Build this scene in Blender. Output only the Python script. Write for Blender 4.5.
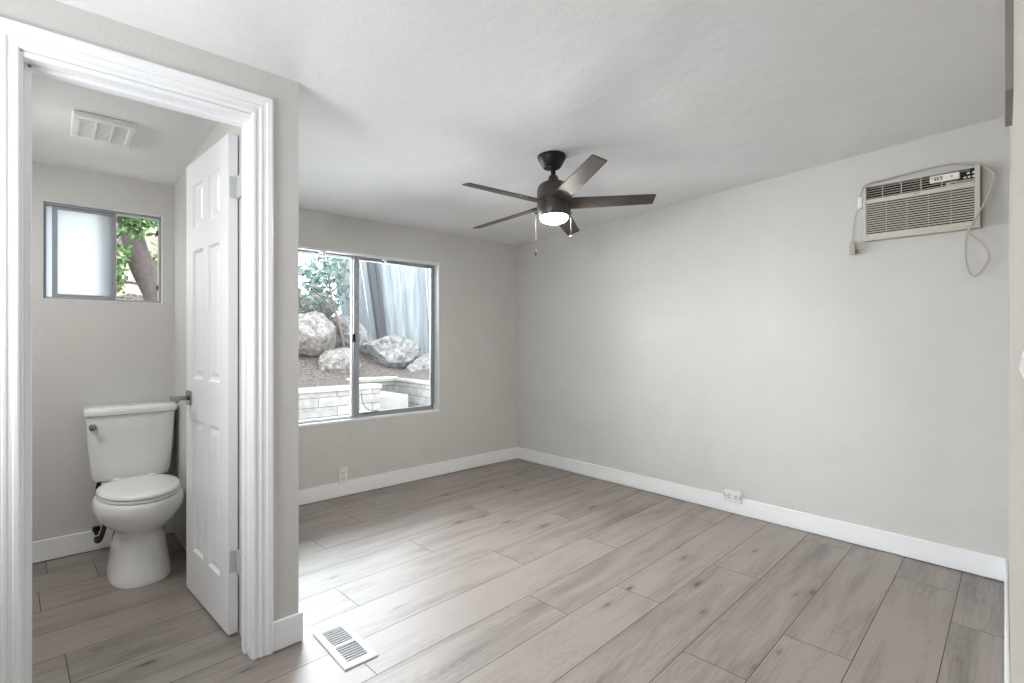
import bpy, bmesh, math, random
from mathutils import Vector, Matrix, noise

random.seed(7)
for o in list(bpy.data.objects):
    bpy.data.objects.remove(o)
SC = bpy.context.scene
COL = SC.collection
R = math.radians

# ---------------------------------------------------------------- camera
cam_d = bpy.data.cameras.new('camera')
cam = bpy.data.objects.new('camera', cam_d)
COL.objects.link(cam)
cam.location = (-3.4915, -3.733, 1.2)
cam.rotation_euler = (R(90), 0, R(-42.465))
cam_d.sensor_width = 36
cam_d.lens = 17.762
cam_d.shift_y = -0.0018
cam_d.clip_start = 0.004
SC.camera = cam

# ---------------------------------------------------------------- world, daylight, exposure
SC.view_settings.view_transform = 'Standard'
SC.view_settings.look = 'None'
SC.view_settings.gamma = 1.0
SC.view_settings.use_curve_mapping = False
SC.view_settings.exposure = 0.2
SC.cycles.use_denoising = True
SC.cycles.max_bounces = 14
SC.cycles.diffuse_bounces = 8
SC.cycles.sample_clamp_indirect = 6.0

W = bpy.data.worlds.new('overcast_sky')
SC.world = W
W.use_nodes = True
bgn = W.node_tree.nodes['Background']
bgn.inputs[0].default_value = (0.90, 0.95, 1.0, 1)
bgn.inputs[1].default_value = 3.6


def area(name, loc, target, sx, sy, power, col=(1, 1, 1)):
    d = bpy.data.lights.new(name, 'AREA')
    d.shape = 'RECTANGLE'
    d.size, d.size_y = sx, sy
    d.energy = power
    d.color = col
    o = bpy.data.objects.new(name, d)
    COL.objects.link(o)
    o.location = loc
    o.rotation_euler = (Vector(target) - Vector(loc)).to_track_quat('-Z', 'Y').to_euler()
    return o


# daylight through the main window, plus two unseen fill lights added for brightness
area('side_fill_light', (-4.62, -2.45, 1.2), (-1.6, -2.3, 2.1), 1.0, 0.9, 23, (0.98, 0.99, 1.0))  # fill through an unseen side opening, added to brighten the right wall
area('window_daylight', (-1.65, 0.95, 1.80), (-1.35, -1.2, 0.35), 2.2, 1.4, 150, (0.93, 0.965, 1.0))
area('window_daylight', (-2.40, 0.40, 1.30), (-0.4, -0.65, 1.0), 0.45, 1.3, 42, (0.93, 0.965, 1.0))
area('toilet_room_fill', (-3.95, -0.85, 1.98), (-3.15, -0.75, 0.6), 0.16, 0.5, 7.5, (1.0, 0.985, 0.96))  # unseen source added to brighten the toilet room


# ---------------------------------------------------------------- materials
def new_mat(name):
    m = bpy.data.materials.new(name)
    m.use_nodes = True
    nt = m.node_tree
    return m, nt, nt.nodes['Principled BSDF']


def N(nt, t, **kw):
    n = nt.nodes.new(t)
    for k, v in kw.items():
        setattr(n, k, v)
    return n


def srgb(r, g, b):
    f = lambda c: (c / 12.92 if c <= 0.04045 else ((c + 0.055) / 1.055) ** 2.4)
    return (f(r / 255), f(g / 255), f(b / 255), 1)


def plain(name, col, rough=0.5, metal=0.0, var=0.04, scale=8.0, bump=0.0, bscale=60.0, coat=0.0, spec=0.5):
    m, nt, p = new_mat(name)
    tc = N(nt, 'ShaderNodeTexCoord')
    nz = N(nt, 'ShaderNodeTexNoise')
    nz.inputs['Scale'].default_value = scale
    nz.inputs['Detail'].default_value = 4
    nt.links.new(tc.outputs['Object'], nz.inputs['Vector'])
    mx = N(nt, 'ShaderNodeMix', data_type='RGBA')
    c = srgb(*col)
    mx.inputs[6].default_value = tuple(min(1, x * (1 - var)) for x in c[:3]) + (1,)
    mx.inputs[7].default_value = tuple(min(1, x * (1 + var)) for x in c[:3]) + (1,)
    nt.links.new(nz.outputs[0], mx.inputs[0])
    nt.links.new(mx.outputs[2], p.inputs['Base Color'])
    p.inputs['Roughness'].default_value = rough
    p.inputs['Metallic'].default_value = metal
    p.inputs['Coat Weight'].default_value = coat
    p.inputs['Specular IOR Level'].default_value = spec
    if bump:
        b = N(nt, 'ShaderNodeTexNoise')
        b.inputs['Scale'].default_value = bscale
        b.inputs['Detail'].default_value = 5
        nt.links.new(tc.outputs['Object'], b.inputs['Vector'])
        bp = N(nt, 'ShaderNodeBump')
        bp.inputs['Strength'].default_value = bump
        bp.inputs['Distance'].default_value = 0.01
        nt.links.new(b.outputs[0], bp.inputs['Height'])
        nt.links.new(bp.outputs[0], p.inputs['Normal'])
    return m


def wall_material(name, col):
    """painted plaster: faint trowel patches and an orange-peel bump"""
    m, nt, p = new_mat(name)
    tc = N(nt, 'ShaderNodeTexCoord')
    big = N(nt, 'ShaderNodeTexNoise')
    big.inputs['Scale'].default_value = 2.2
    big.inputs['Detail'].default_value = 6
    big.inputs['Roughness'].default_value = 0.6
    nt.links.new(tc.outputs['Object'], big.inputs['Vector'])
    mx = N(nt, 'ShaderNodeMix', data_type='RGBA')
    c = srgb(*col)
    mx.inputs[6].default_value = tuple(x * 0.945 for x in c[:3]) + (1,)
    mx.inputs[7].default_value = tuple(min(1, x * 1.045) for x in c[:3]) + (1,)
    nt.links.new(big.outputs[0], mx.inputs[0])
    nt.links.new(mx.outputs[2], p.inputs['Base Color'])
    p.inputs['Roughness'].default_value = 0.62
    p.inputs['Specular IOR Level'].default_value = 0.3
    f1 = N(nt, 'ShaderNodeTexNoise')
    f1.inputs['Scale'].default_value = 16
    f1.inputs['Detail'].default_value = 8
    f1.inputs['Roughness'].default_value = 0.65
    nt.links.new(tc.outputs['Object'], f1.inputs['Vector'])
    f2 = N(nt, 'ShaderNodeTexNoise')
    f2.inputs['Scale'].default_value = 2.6
    f2.inputs['Detail'].default_value = 2
    nt.links.new(tc.outputs['Object'], f2.inputs['Vector'])
    ad = N(nt, 'ShaderNodeMath', operation='MULTIPLY_ADD')
    ad.inputs[1].default_value = 3.0
    nt.links.new(f2.outputs[0], ad.inputs[0])
    nt.links.new(f1.outputs[0], ad.inputs[2])
    bp = N(nt, 'ShaderNodeBump')
    bp.inputs['Strength'].default_value = 0.33
    bp.inputs['Distance'].default_value = 0.012
    nt.links.new(ad.outputs[0], bp.inputs['Height'])
    nt.links.new(bp.outputs[0], p.inputs['Normal'])
    return m


M = {}
M['wall'] = wall_material('greige_wall_paint', (211, 210, 207))
M['back_wall'] = wall_material('shaded_wall_paint', (190, 184, 177))  # wall paint darkened so the back wall's shade sits in its colour
M['ceiling'] = wall_material('white_ceiling_paint', (240, 240, 241))
M['trim'] = plain('white_trim_paint', (247, 248, 250), 0.35, var=0.015, scale=5, bump=0.04, bscale=30)
M['hinge'] = plain('painted_steel_hinge', (205, 206, 206), 0.35, 0.3)
M['door'] = plain('white_door_paint', (238, 239, 241), 0.28, var=0.01, scale=4, bump=0.03, bscale=40)
M['porcelain'] = plain('white_porcelain', (240, 241, 241), 0.08, var=0.01, coat=0.6)
M['seat'] = plain('white_seat_plastic', (241, 242, 242), 0.14, var=0.01)
M['chrome'] = plain('brushed_nickel', (150, 148, 145), 0.25, 1.0)
M['black'] = plain('matt_black_metal', (26, 25, 25), 0.45, 0.4)
M['bronze'] = plain('dark_bronze_metal', (78, 73, 68), 0.38, 0.5, var=0.08, scale=20)
M['plate'] = plain('white_plastic', (236, 236, 234), 0.3, var=0.01)
M['dark'] = plain('dark_slot', (30, 30, 32), 0.7)
M['grey_slot'] = plain('grey_recess', (120, 124, 130), 0.7)
M['ac'] = plain('ivory_plastic', (206, 202, 190), 0.45, var=0.03, scale=12)
M['ac_dark'] = plain('air_conditioner_cavity', (20, 19, 18), 0.9)
M['cord'] = plain('grey_beige_cord', (190, 184, 172), 0.5)
M['remote'] = plain('white_remote_plastic', (238, 236, 230), 0.35)
M['alu'] = plain('mill_aluminium', (158, 161, 166), 0.4, 0.35, var=0.08, scale=14)
M['alu_dark'] = plain('dark_aluminium', (70, 72, 76), 0.45, 0.7)
M['vinyl'] = plain('white_vinyl', (232, 234, 236), 0.4)
M['register'] = plain('white_enamel', (243, 244, 246), 0.3, var=0.01)
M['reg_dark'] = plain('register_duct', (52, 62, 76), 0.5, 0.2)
M['taupe'] = plain('taupe_wood_trim', (140, 133, 127), 0.6, var=0.08, scale=14)
M['patio'] = plain('pale_concrete_paving', (176, 172, 165), 0.8, var=0.1, bump=0.2)
M['braid'] = plain('dark_braided_hose', (52, 48, 45), 0.5, 0.3, var=0.3, scale=120)
M['bark'] = plain('grey_brown_bark', (92, 84, 82), 0.9, var=0.4, scale=25, bump=0.9, bscale=40)
M['stem'] = plain('pinkish_stem', (126, 112, 104), 0.8, var=0.2, scale=20)
M['cap'] = plain('pale_cap_block', (168, 165, 160), 0.85, var=0.12, scale=10, bump=0.3, bscale=70)


def lens_material():
    m, nt, p = new_mat('lit_opal_glass')
    tc = N(nt, 'ShaderNodeTexCoord')
    nz = N(nt, 'ShaderNodeTexNoise')
    nz.inputs['Scale'].default_value = 3
    nt.links.new(tc.outputs['Object'], nz.inputs['Vector'])
    mp = N(nt, 'ShaderNodeMapRange')
    mp.inputs[3].default_value = 290
    mp.inputs[4].default_value = 300
    nt.links.new(nz.outputs[0], mp.inputs[0])
    p.inputs['Base Color'].default_value = (0.9, 0.9, 0.88, 1)
    p.inputs['Emission Color'].default_value = (1.0, 0.955, 0.89, 1)
    nt.links.new(mp.outputs[0], p.inputs['Emission Strength'])
    return m


M['lens'] = lens_material()


def glass_material(name, tint, refl):
    m, nt, p = new_mat(name)
    nt.nodes.remove(p)
    out = nt.nodes['Material Output']
    tr = N(nt, 'ShaderNodeBsdfTransparent')
    tr.inputs[0].default_value = tint
    gl = N(nt, 'ShaderNodeBsdfGlossy')
    gl.inputs['Roughness'].default_value = 0.02
    fr = N(nt, 'ShaderNodeFresnel')
    fr.inputs['IOR'].default_value = 1.45
    mu = N(nt, 'ShaderNodeMath', operation='MULTIPLY')
    mu.inputs[1].default_value = refl
    nt.links.new(fr.outputs[0], mu.inputs[0])
    mx = N(nt, 'ShaderNodeMixShader')
    nt.links.new(mu.outputs[0], mx.inputs[0])
    nt.links.new(tr.outputs[0], mx.inputs[1])
    nt.links.new(gl.outputs[0], mx.inputs[2])
    nt.links.new(mx.outputs[0], out.inputs[0])
    return m


M['glass'] = glass_material('clear_window_glass', (0.96, 0.985, 0.99, 1), 1.0)


def frosted_material():
    m, nt, p = new_mat('frosted_window_glass')
    nt.nodes.remove(p)
    out = nt.nodes['Material Output']
    tc = N(nt, 'ShaderNodeTexCoord')
    nz = N(nt, 'ShaderNodeTexNoise')
    nz.inputs['Scale'].default_value = 160
    nt.links.new(tc.outputs['Object'], nz.inputs['Vector'])
    bp = N(nt, 'ShaderNodeBump')
    bp.inputs['Strength'].default_value = 0.3
    bp.inputs['Distance'].default_value = 0.002
    nt.links.new(nz.outputs[0], bp.inputs['Height'])
    t = N(nt, 'ShaderNodeBsdfTranslucent')
    t.inputs[0].default_value = (0.76, 0.80, 0.83, 1)
    g = N(nt, 'ShaderNodeBsdfPrincipled')
    g.inputs['Base Color'].default_value = (0.85, 0.9, 0.93, 1)
    g.inputs['Roughness'].default_value = 0.25
    nt.links.new(bp.outputs[0], t.inputs['Normal'])
    nt.links.new(bp.outputs[0], g.inputs['Normal'])
    mx = N(nt, 'ShaderNodeMixShader')
    mx.inputs[0].default_value = 0.3
    nt.links.new(t.outputs[0], mx.inputs[1])
    nt.links.new(g.outputs[0], mx.inputs[2])
    nt.links.new(mx.outputs[0], out.inputs[0])
    return m


M['frost'] = frosted_material()


def plank_material():
    m, nt, p = new_mat('grey_oak_planks')
    L = nt.links.new
    uv = N(nt, 'ShaderNodeUVMap', uv_map='plank')
    tone = N(nt, 'ShaderNodeAttribute', attribute_name='tone')

    def stretched(sx, sy, scale, detail, rough=0.55, dist=0.0):
        mp = N(nt, 'ShaderNodeMapping')
        mp.inputs['Scale'].default_value = (sx, sy, 1)
        L(uv.outputs[0], mp.inputs[0])
        n = N(nt, 'ShaderNodeTexNoise')
        n.inputs['Scale'].default_value = scale
        n.inputs['Detail'].default_value = detail
        n.inputs['Roughness'].default_value = rough
        n.inputs['Distortion'].default_value = dist
        L(mp.outputs[0], n.inputs[0])
        return n
    broad = stretched(1.0, 7.0, 1.5, 3, 0.5, 0.1)
    streak = stretched(1.3, 60.0, 1.5, 5, 0.6, 0.0)
    fine = stretched(5.0, 170.0, 1.0, 3, 0.6)
    # cathedral rings: contour lines of a stretched noise
    ringn = stretched(0.75, 5.5, 1.3, 1, 0.4, 0.3)
    rm = N(nt, 'ShaderNodeMath', operation='MULTIPLY')
    rm.inputs[1].default_value = 150
    L(ringn.outputs[0], rm.inputs[0])
    rs = N(nt, 'ShaderNodeMath', operation='SINE')
    L(rm.outputs[0], rs.inputs[0])
    # knots
    mpk = N(nt, 'ShaderNodeMapping')
    mpk.inputs['Scale'].default_value = (1.5, 4.6, 1)
    L(uv.outputs[0], mpk.inputs[0])
    vo = N(nt, 'ShaderNodeTexVoronoi', voronoi_dimensions='2D')
    vo.inputs['Scale'].default_value = 1.0
    L(mpk.outputs[0], vo.inputs['Vector'])
    kn = N(nt, 'ShaderNodeMapRange')
    kn.inputs[1].default_value = 0.02
    kn.inputs[2].default_value = 0.16
    kn.inputs[3].default_value = 1
    kn.inputs[4].default_value = 0
    L(vo.outputs['Distance'], kn.inputs[0])
    kp = N(nt, 'ShaderNodeMath', operation='POWER')
    kp.inputs[1].default_value = 1.6
    L(kn.outputs[0], kp.inputs[0])
    ksep = N(nt, 'ShaderNodeSeparateColor')
    L(vo.outputs['Color'], ksep.inputs[0])
    kst = N(nt, 'ShaderNodeMapRange')
    kst.inputs[1].default_value = 0.35
    kst.inputs[2].default_value = 0.95
    L(ksep.outputs[0], kst.inputs[0])
    kmul = N(nt, 'ShaderNodeMath', operation='MULTIPLY')
    L(kp.outputs[0], kmul.inputs[0])
    L(kst.outputs[0], kmul.inputs[1])

    def madd(a, k, b):
        n = N(nt, 'ShaderNodeMath', operation='MULTIPLY_ADD')
        L(a, n.inputs[0])
        n.inputs[1].default_value = k
        if isinstance(b, float):
            n.inputs[2].default_value = b
        else:
            L(b, n.inputs[2])
        return n.outputs[0]
    v = madd(broad.outputs[0], 1.45, -0.49)
    v = madd(streak.outputs[0], 0.50, v)
    v = madd(fine.outputs[0], 0.55, v)
    v = madd(rs.outputs[0], 0.05, v)
    v = madd(tone.outputs['Fac'], 0.26, v)
    v = madd(kmul.outputs[0], -0.45, v)
    kc = N(nt, 'ShaderNodeMapRange')
    kc.inputs[1].default_value = 0.015
    kc.inputs[2].default_value = 0.055
    kc.inputs[3].default_value = 1
    kc.inputs[4].default_value = 0
    L(vo.outputs['Distance'], kc.inputs[0])
    kcm = N(nt, 'ShaderNodeMath', operation='MULTIPLY')
    L(kc.outputs[0], kcm.inputs[0])
    L(kst.outputs[0], kcm.inputs[1])
    v = madd(kcm.outputs[0], -0.5, v)
    cr = N(nt, 'ShaderNodeValToRGB')
    e = cr.color_ramp.elements
    e[0].position = 0.08
    e[0].color = srgb(56, 49, 45)
    e[1].position = 1.05
    e[1].color = srgb(148, 139, 133)
    for pos, c in ((0.38, (97, 89, 84)), (0.62, (121, 113, 107)), (0.82, (137, 128, 122))):
        x = e.new(pos)
        x.color = srgb(*c)
    L(v, cr.inputs[0])
    L(cr.outputs[0], p.inputs['Base Color'])
    p.inputs['Roughness'].default_value = 0.43
    p.inputs['Specular IOR Level'].default_value = 0.95
    bp = N(nt, 'ShaderNodeBump')
    bp.inputs['Strength'].default_value = 0.10
    bp.inputs['Distance'].default_value = 0.002
    L(streak.outputs[0], bp.inputs['Height'])
    L(bp.outputs[0], p.inputs['Normal'])
    return m


M['plank'] = plank_material()
M['seam'] = plain('dark_plank_seam', (66, 58, 52), 0.8)


def blade_material():
    m, nt, p = new_mat('grey_walnut_blade')
    tc = N(nt, 'ShaderNodeTexCoord')
    nz = N(nt, 'ShaderNodeTexNoise')
    nz.inputs['Scale'].default_value = 22
    nz.inputs['Detail'].default_value = 5
    nt.links.new(tc.outputs['Object'], nz.inputs['Vector'])
    cr = N(nt, 'ShaderNodeValToRGB')
    cr.color_ramp.elements[0].color = srgb(56, 51, 47)
    cr.color_ramp.elements[1].color = srgb(88, 80, 74)
    nt.links.new(nz.outputs[0], cr.inputs[0])
    nt.links.new(cr.outputs[0], p.inputs['Base Color'])
    p.inputs['Roughness'].default_value = 0.52
    p.inputs['Specular IOR Level'].default_value = 0.25
    return m


M['blade'] = blade_material()


def rock_material(name, a, b, scale):
    m, nt, p = new_mat(name)
    tc = N(nt, 'ShaderNodeTexCoord')
    nz = N(nt, 'ShaderNodeTexNoise')
    nz.inputs['Scale'].default_value = scale
    nz.inputs['Detail'].default_value = 10
    nz.inputs['Roughness'].default_value = 0.68
    nt.links.new(tc.outputs['Object'], nz.inputs['Vector'])
    cr = N(nt, 'ShaderNodeValToRGB')
    cr.color_ramp.elements[0].position = 0.33
    cr.color_ramp.elements[1].position = 0.66
    cr.color_ramp.elements[0].color = srgb(*a)
    cr.color_ramp.elements[1].color = srgb(*b)
    nt.links.new(nz.outputs[0], cr.inputs[0])
    nt.links.new(cr.outputs[0], p.inputs['Base Color'])
    p.inputs['Roughness'].default_value = 0.92
    bp = N(nt, 'ShaderNodeBump')
    bp.inputs['Strength'].default_value = 0.8
    bp.inputs['Distance'].default_value = 0.05
    nt.links.new(nz.outputs[0], bp.inputs['Height'])
    nt.links.new(bp.outputs[0], p.inputs['Normal'])
    return m


M['rock'] = rock_material('pale_granite', (84, 80, 80), (184, 181, 180), 16)
M['rock_tan'] = rock_material('tan_granite', (96, 88, 84), (188, 181, 176), 15)
M['soil'] = rock_material('leaf_littered_soil', (44, 38, 35), (158, 146, 138), 34)
M['hill'] = rock_material('dry_rocky_slope', (142, 122, 108), (206, 190, 176), 3.2)


def leaf_material(name, a, b):
    m, nt, p = new_mat(name)
    at = N(nt, 'ShaderNodeAttribute', attribute_name='tone')
    mx = N(nt, 'ShaderNodeMix', data_type='RGBA')
    mx.inputs[6].default_value = srgb(*a)
    mx.inputs[7].default_value = srgb(*b)
    nt.links.new(at.outputs['Fac'], mx.inputs[0])
    nt.links.new(mx.outputs[2], p.inputs['Base Color'])
    p.inputs['Roughness'].default_value = 0.5
    tl = N(nt, 'ShaderNodeBsdfTranslucent')
    nt.links.new(mx.outputs[2], tl.inputs[0])
    ms = N(nt, 'ShaderNodeMixShader')
    ms.inputs[0].default_value = 0.35
    out = nt.nodes['Material Output']
    nt.links.new(p.outputs[0], ms.inputs[1])
    nt.links.new(tl.outputs[0], ms.inputs[2])
    nt.links.new(ms.outputs[0], out.inputs[0])
    return m


M['leaf_grey'] = leaf_material('grey_green_leaves', (88, 116, 108), (186, 206, 200))
M['leaf_green'] = leaf_material('fresh_green_leaves', (46, 86, 44), (132, 172, 108))


def block_material():
    """slump block: running bond in object space, 400 x 100 mm"""
    m, nt, p = new_mat('pale_slump_block')
    tc = N(nt, 'ShaderNodeTexCoord')
    sp = N(nt, 'ShaderNodeSeparateXYZ')
    nt.links.new(tc.outputs['Object'], sp.inputs[0])
    ad = N(nt, 'ShaderNodeMath', operation='ADD')
    nt.links.new(sp.outputs[0], ad.inputs[0])
    nt.links.new(sp.outputs[1], ad.inputs[1])
    cb = N(nt, 'ShaderNodeCombineXYZ')
    nt.links.new(ad.outputs[0], cb.inputs[0])
    nt.links.new(sp.outputs[2], cb.inputs[1])
    br = N(nt, 'ShaderNodeTexBrick')
    br.inputs['Scale'].default_value = 1.0
    br.inputs['Brick Width'].default_value = 0.4
    br.inputs['Row Height'].default_value = 0.1
    br.inputs['Mortar Size'].default_value = 0.005
    br.inputs['Mortar Smooth'].default_value = 0.3
    br.inputs['Color1'].default_value = srgb(152, 149, 146)
    br.inputs['Color2'].default_value = srgb(136, 133, 131)
    br.inputs['Mortar'].default_value = srgb(92, 90, 90)
    nt.links.new(cb.outputs[0], br.inputs['Vector'])
    nz = N(nt, 'ShaderNodeTexNoise')
    nz.inputs['Scale'].default_value = 14
    nz.inputs['Detail'].default_value = 8
    nt.links.new(tc.outputs['Object'], nz.inputs['Vector'])
    mx = N(nt, 'ShaderNodeMix', data_type='RGBA', blend_type='OVERLAY')
    mx.inputs[0].default_value = 0.5
    nt.links.new(br.outputs[0], mx.inputs[6])
    nt.links.new(nz.outputs[0], mx.inputs[7])
    nt.links.new(mx.outputs[2], p.inputs['Base Color'])
    p.inputs['Roughness'].default_value = 0.9
    bp = N(nt, 'ShaderNodeBump')
    bp.inputs['Strength'].default_value = 0.5
    bp.inputs['Distance'].default_value = 0.01
    nt.links.new(nz.outputs[0], bp.inputs['Height'])
    nt.links.new(bp.outputs[0], p.inputs['Normal'])
    return m


M['block'] = block_material()


def fence_material():
    m, nt, p = new_mat('weathered_blue_grey_boards')
    tc = N(nt, 'ShaderNodeTexCoord')
    mp = N(nt, 'ShaderNodeMapping')
    mp.inputs['Scale'].default_value = (14, 14, 1.2)
    nt.links.new(tc.outputs['Object'], mp.inputs[0])
    nz = N(nt, 'ShaderNodeTexNoise')
    nz.inputs['Scale'].default_value = 1.0
    nz.inputs['Detail'].default_value = 6
    nt.links.new(mp.outputs[0], nz.inputs[0])
    cr = N(nt, 'ShaderNodeValToRGB')
    cr.color_ramp.elements[0].position = 0.3
    cr.color_ramp.elements[1].position = 0.62
    cr.color_ramp.elements[0].color = srgb(168, 177, 184)
    cr.color_ramp.elements[1].color = srgb(205, 213, 219)
    nt.links.new(nz.outputs[0], cr.inputs[0])
    oi = N(nt, 'ShaderNodeObjectInfo')
    mr = N(nt, 'ShaderNodeMapRange')
    mr.inputs[3].default_value = 0.66
    mr.inputs[4].default_value = 1.05
    nt.links.new(oi.outputs['Random'], mr.inputs[0])
    hv = N(nt, 'ShaderNodeHueSaturation')
    nt.links.new(mr.outputs[0], hv.inputs['Value'])
    nt.links.new(cr.outputs[0], hv.inputs['Color'])
    nt.links.new(hv.outputs[0], p.inputs['Base Color'])
    p.inputs['Roughness'].default_value = 0.85
    return m


M['fence'] = fence_material()
M['post'] = plain('dark_weathered_timber', (104, 104, 108), 0.9, var=0.25, scale=18)


# ---------------------------------------------------------------- mesh helpers
def origin_of(o):
    v = Vector((0, 0, 0))
    while o is not None:
        v += o.location
        o = o.parent
    return v


class MB:
    """collects shapes given in world coordinates, builds ONE mesh object"""

    def __init__(self):
        self.v, self.f, self.mi = [], [], []
        self.cur = 0

    def add(self, verts, faces):
        b = len(self.v)
        self.v += [Vector(q) for q in verts]
        self.f += [tuple(b + i for i in f) for f in faces]
        self.mi += [self.cur] * len(faces)
        return self

    def box(self, x0, x1, y0, y1, z0, z1, mat=None):
        vs = [(x, y, z) for x in (x0, x1) for y in (y0, y1) for z in (z0, z1)]
        if mat is not None:
            vs = [mat @ Vector(q) for q in vs]
        return self.add(vs, [(0, 1, 3, 2), (4, 6, 7, 5), (0, 4, 5, 1), (2, 3, 7, 6), (0, 2, 6, 4), (1, 5, 7, 3)])

    def loft(self, rings, cap=True, closed=True):
        n = len(rings[0])
        vs, fs = [], []
        for r in rings:
            vs += list(r)
        for i in range(len(rings) - 1):
            for j in range(n if closed else n - 1):
                k = (j + 1) % n
                fs.append((i * n + j, i * n + k, (i + 1) * n + k, (i + 1) * n + j))
        if cap:
            fs.append(tuple(range(n))[::-1])
            fs.append(tuple((len(rings) - 1) * n + j for j in range(n)))
        return self.add(vs, fs)

    def lathe(self, prof, c, n=32, mat=None, cap=True):
        """prof: (radius, z) from bottom or top, about a vertical axis at c"""
        rings = []
        for r, z in prof:
            ring = []
            for k in range(n):
                t = 2 * math.pi * k / n
                q = Vector((c[0] + r * math.cos(t), c[1] + r * math.sin(t), c[2] + z))
                if mat is not None:
                    q = mat @ q
                ring.append(q)
            rings.append(ring)
        return self.loft(rings, cap)

    def tube(self, pts, rad, n=8):
        pts = [Vector(q) for q in pts]
        rings = []
        up = None
        for i, q in enumerate(pts):
            t = (pts[min(i + 1, len(pts) - 1)] - pts[max(i - 1, 0)]).normalized()
            if up is None:
                up = t.orthogonal().normalized()
            up = (up - t * up.dot(t)).normalized()
            s = t.cross(up)
            r = rad[i] if isinstance(rad, (list, tuple)) else rad
            rings.append([q + up * (r * math.cos(2 * math.pi * k / n)) + s * (r * math.sin(2 * math.pi * k / n)) for k in range(n)])
        return self.loft(rings)

    def build(self, name, mats, parent=None, bevel=0.0, smooth=False, segs=2, angle=40):
        me = bpy.data.meshes.new(name)
        og = origin_of(parent)
        me.from_pydata([q - og for q in self.v], [], self.f)
        for m in (mats if isinstance(mats, (list, tuple)) else [mats]):
            me.materials.append(m)
        me.polygons.foreach_set('material_index', self.mi)
        bm = bmesh.new()
        bm.from_mesh(me)
        bmesh.ops.recalc_face_normals(bm, faces=bm.faces)
        bm.to_mesh(me)
        bm.free()
        o = bpy.data.objects.new(name, me)
        COL.objects.link(o)
        o.parent = parent
        if bevel:
            b = o.modifiers.new('bevel', 'BEVEL')
            b.width = bevel
            b.segments = segs
            b.limit_method = 'ANGLE'
            b.angle_limit = R(35)
            smooth = True
        if smooth:
            me.polygons.foreach_set('use_smooth', [True] * len(me.polygons))
            me.set_sharp_from_angle(angle=R(angle))
        return o


def tag(o, label=None, cat=None, group=None, kind=None):
    if label:
        o['label'] = label
    if cat:
        o['category'] = cat
    if group:
        o['group'] = group
    if kind:
        o['kind'] = kind
    return o


def empty(name, loc, label, cat, kind=None, group=None):
    o = bpy.data.objects.new(name, None)
    o.empty_display_size = 0.1
    COL.objects.link(o)
    o.location = loc
    return tag(o, label, cat, group, kind)


def smooth_path(pts, sub=6):
    pts = [Vector(q) for q in pts]
    out = []
    for i in range(len(pts) - 1):
        p0, p1, p2, p3 = pts[max(i - 1, 0)], pts[i], pts[i + 1], pts[min(i + 2, len(pts) - 1)]
        for k in range(sub):
            t = k / sub
            out.append(0.5 * ((2 * p1) + (p2 - p0) * t + (2 * p0 - 5 * p1 + 4 * p2 - p3) * t * t + (3 * p1 - p0 - 3 * p2 + p3) * t ** 3))
    out.append(pts[-1])
    return out


def holed_wall(name, a0, a1, z0, z1, holes, to_world, thick, mat, label):
    """wall in a local (along, depth, up) frame; holes = (a0, a1, z0, z1); one mesh with reveals"""
    xs = sorted({a0, a1, *[h[0] for h in holes], *[h[1] for h in holes]})
    zs = sorted({z0, z1, *[h[2] for h in holes], *[h[3] for h in holes]})
    xs = [x for x in xs if a0 <= x <= a1]
    zs = [z for z in zs if z0 <= z <= z1]
    solid = lambda i, j: 0 <= i < len(xs) - 1 and 0 <= j < len(zs) - 1 and not any(
        h[0] < (xs[i] + xs[i + 1]) / 2 < h[1] and h[2] < (zs[j] + zs[j + 1]) / 2 < h[3] for h in holes)
    mb = MB()
    for i in range(len(xs) - 1):
        for j in range(len(zs) - 1):
            if not solid(i, j):
                continue
            x, X, z, Z = xs[i], xs[i + 1], zs[j], zs[j + 1]
            quads = [[(x, 0, z), (X, 0, z), (X, 0, Z), (x, 0, Z)], [(x, thick, z), (x, thick, Z), (X, thick, Z), (X, thick, z)]]
            if not solid(i - 1, j):
                quads.append([(x, 0, z), (x, 0, Z), (x, thick, Z), (x, thick, z)])
            if not solid(i + 1, j):
                quads.append([(X, 0, z), (X, thick, z), (X, thick, Z), (X, 0, Z)])
            if not solid(i, j - 1):
                quads.append([(x, 0, z), (x, thick, z), (X, thick, z), (X, 0, z)])
            if not solid(i, j + 1):
                quads.append([(x, 0, Z), (X, 0, Z), (X, thick, Z), (x, thick, Z)])
            for q in quads:
                mb.add([to_world(*c) for c in q], [(0, 1, 2, 3)])
    o = mb.build(name, mat)
    bm = bmesh.new()
    bm.from_mesh(o.data)
    bmesh.ops.remove_doubles(bm, verts=bm.verts, dist=1e-5)
    bmesh.ops.recalc_face_normals(bm, faces=bm.faces)
    bm.to_mesh(o.data)
    bm.free()
    return tag(o, label, 'wall', kind='structure')


# ---------------------------------------------------------------- room shell
CZ = lambda y: 2.152 - 0.0435 * y            # the ceiling rises away from the window wall
BT = R(3.29)                                 # the back wall and the planks run slightly askew
DW = -1.677                                  # front face of the toilet-room wall
PART = -2.761                                # outer face of the toilet-room side wall
BPART = -2.921                               # its inner face
WIN = (-2.50, -0.947, 0.575, 1.873)
BWIN = (-3.522, -2.978, 1.418, 1.960)
OPEN = (-3.557, -2.930, 2.043)
ACH = (-3.452, -2.952, 1.764, 2.082)

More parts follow.
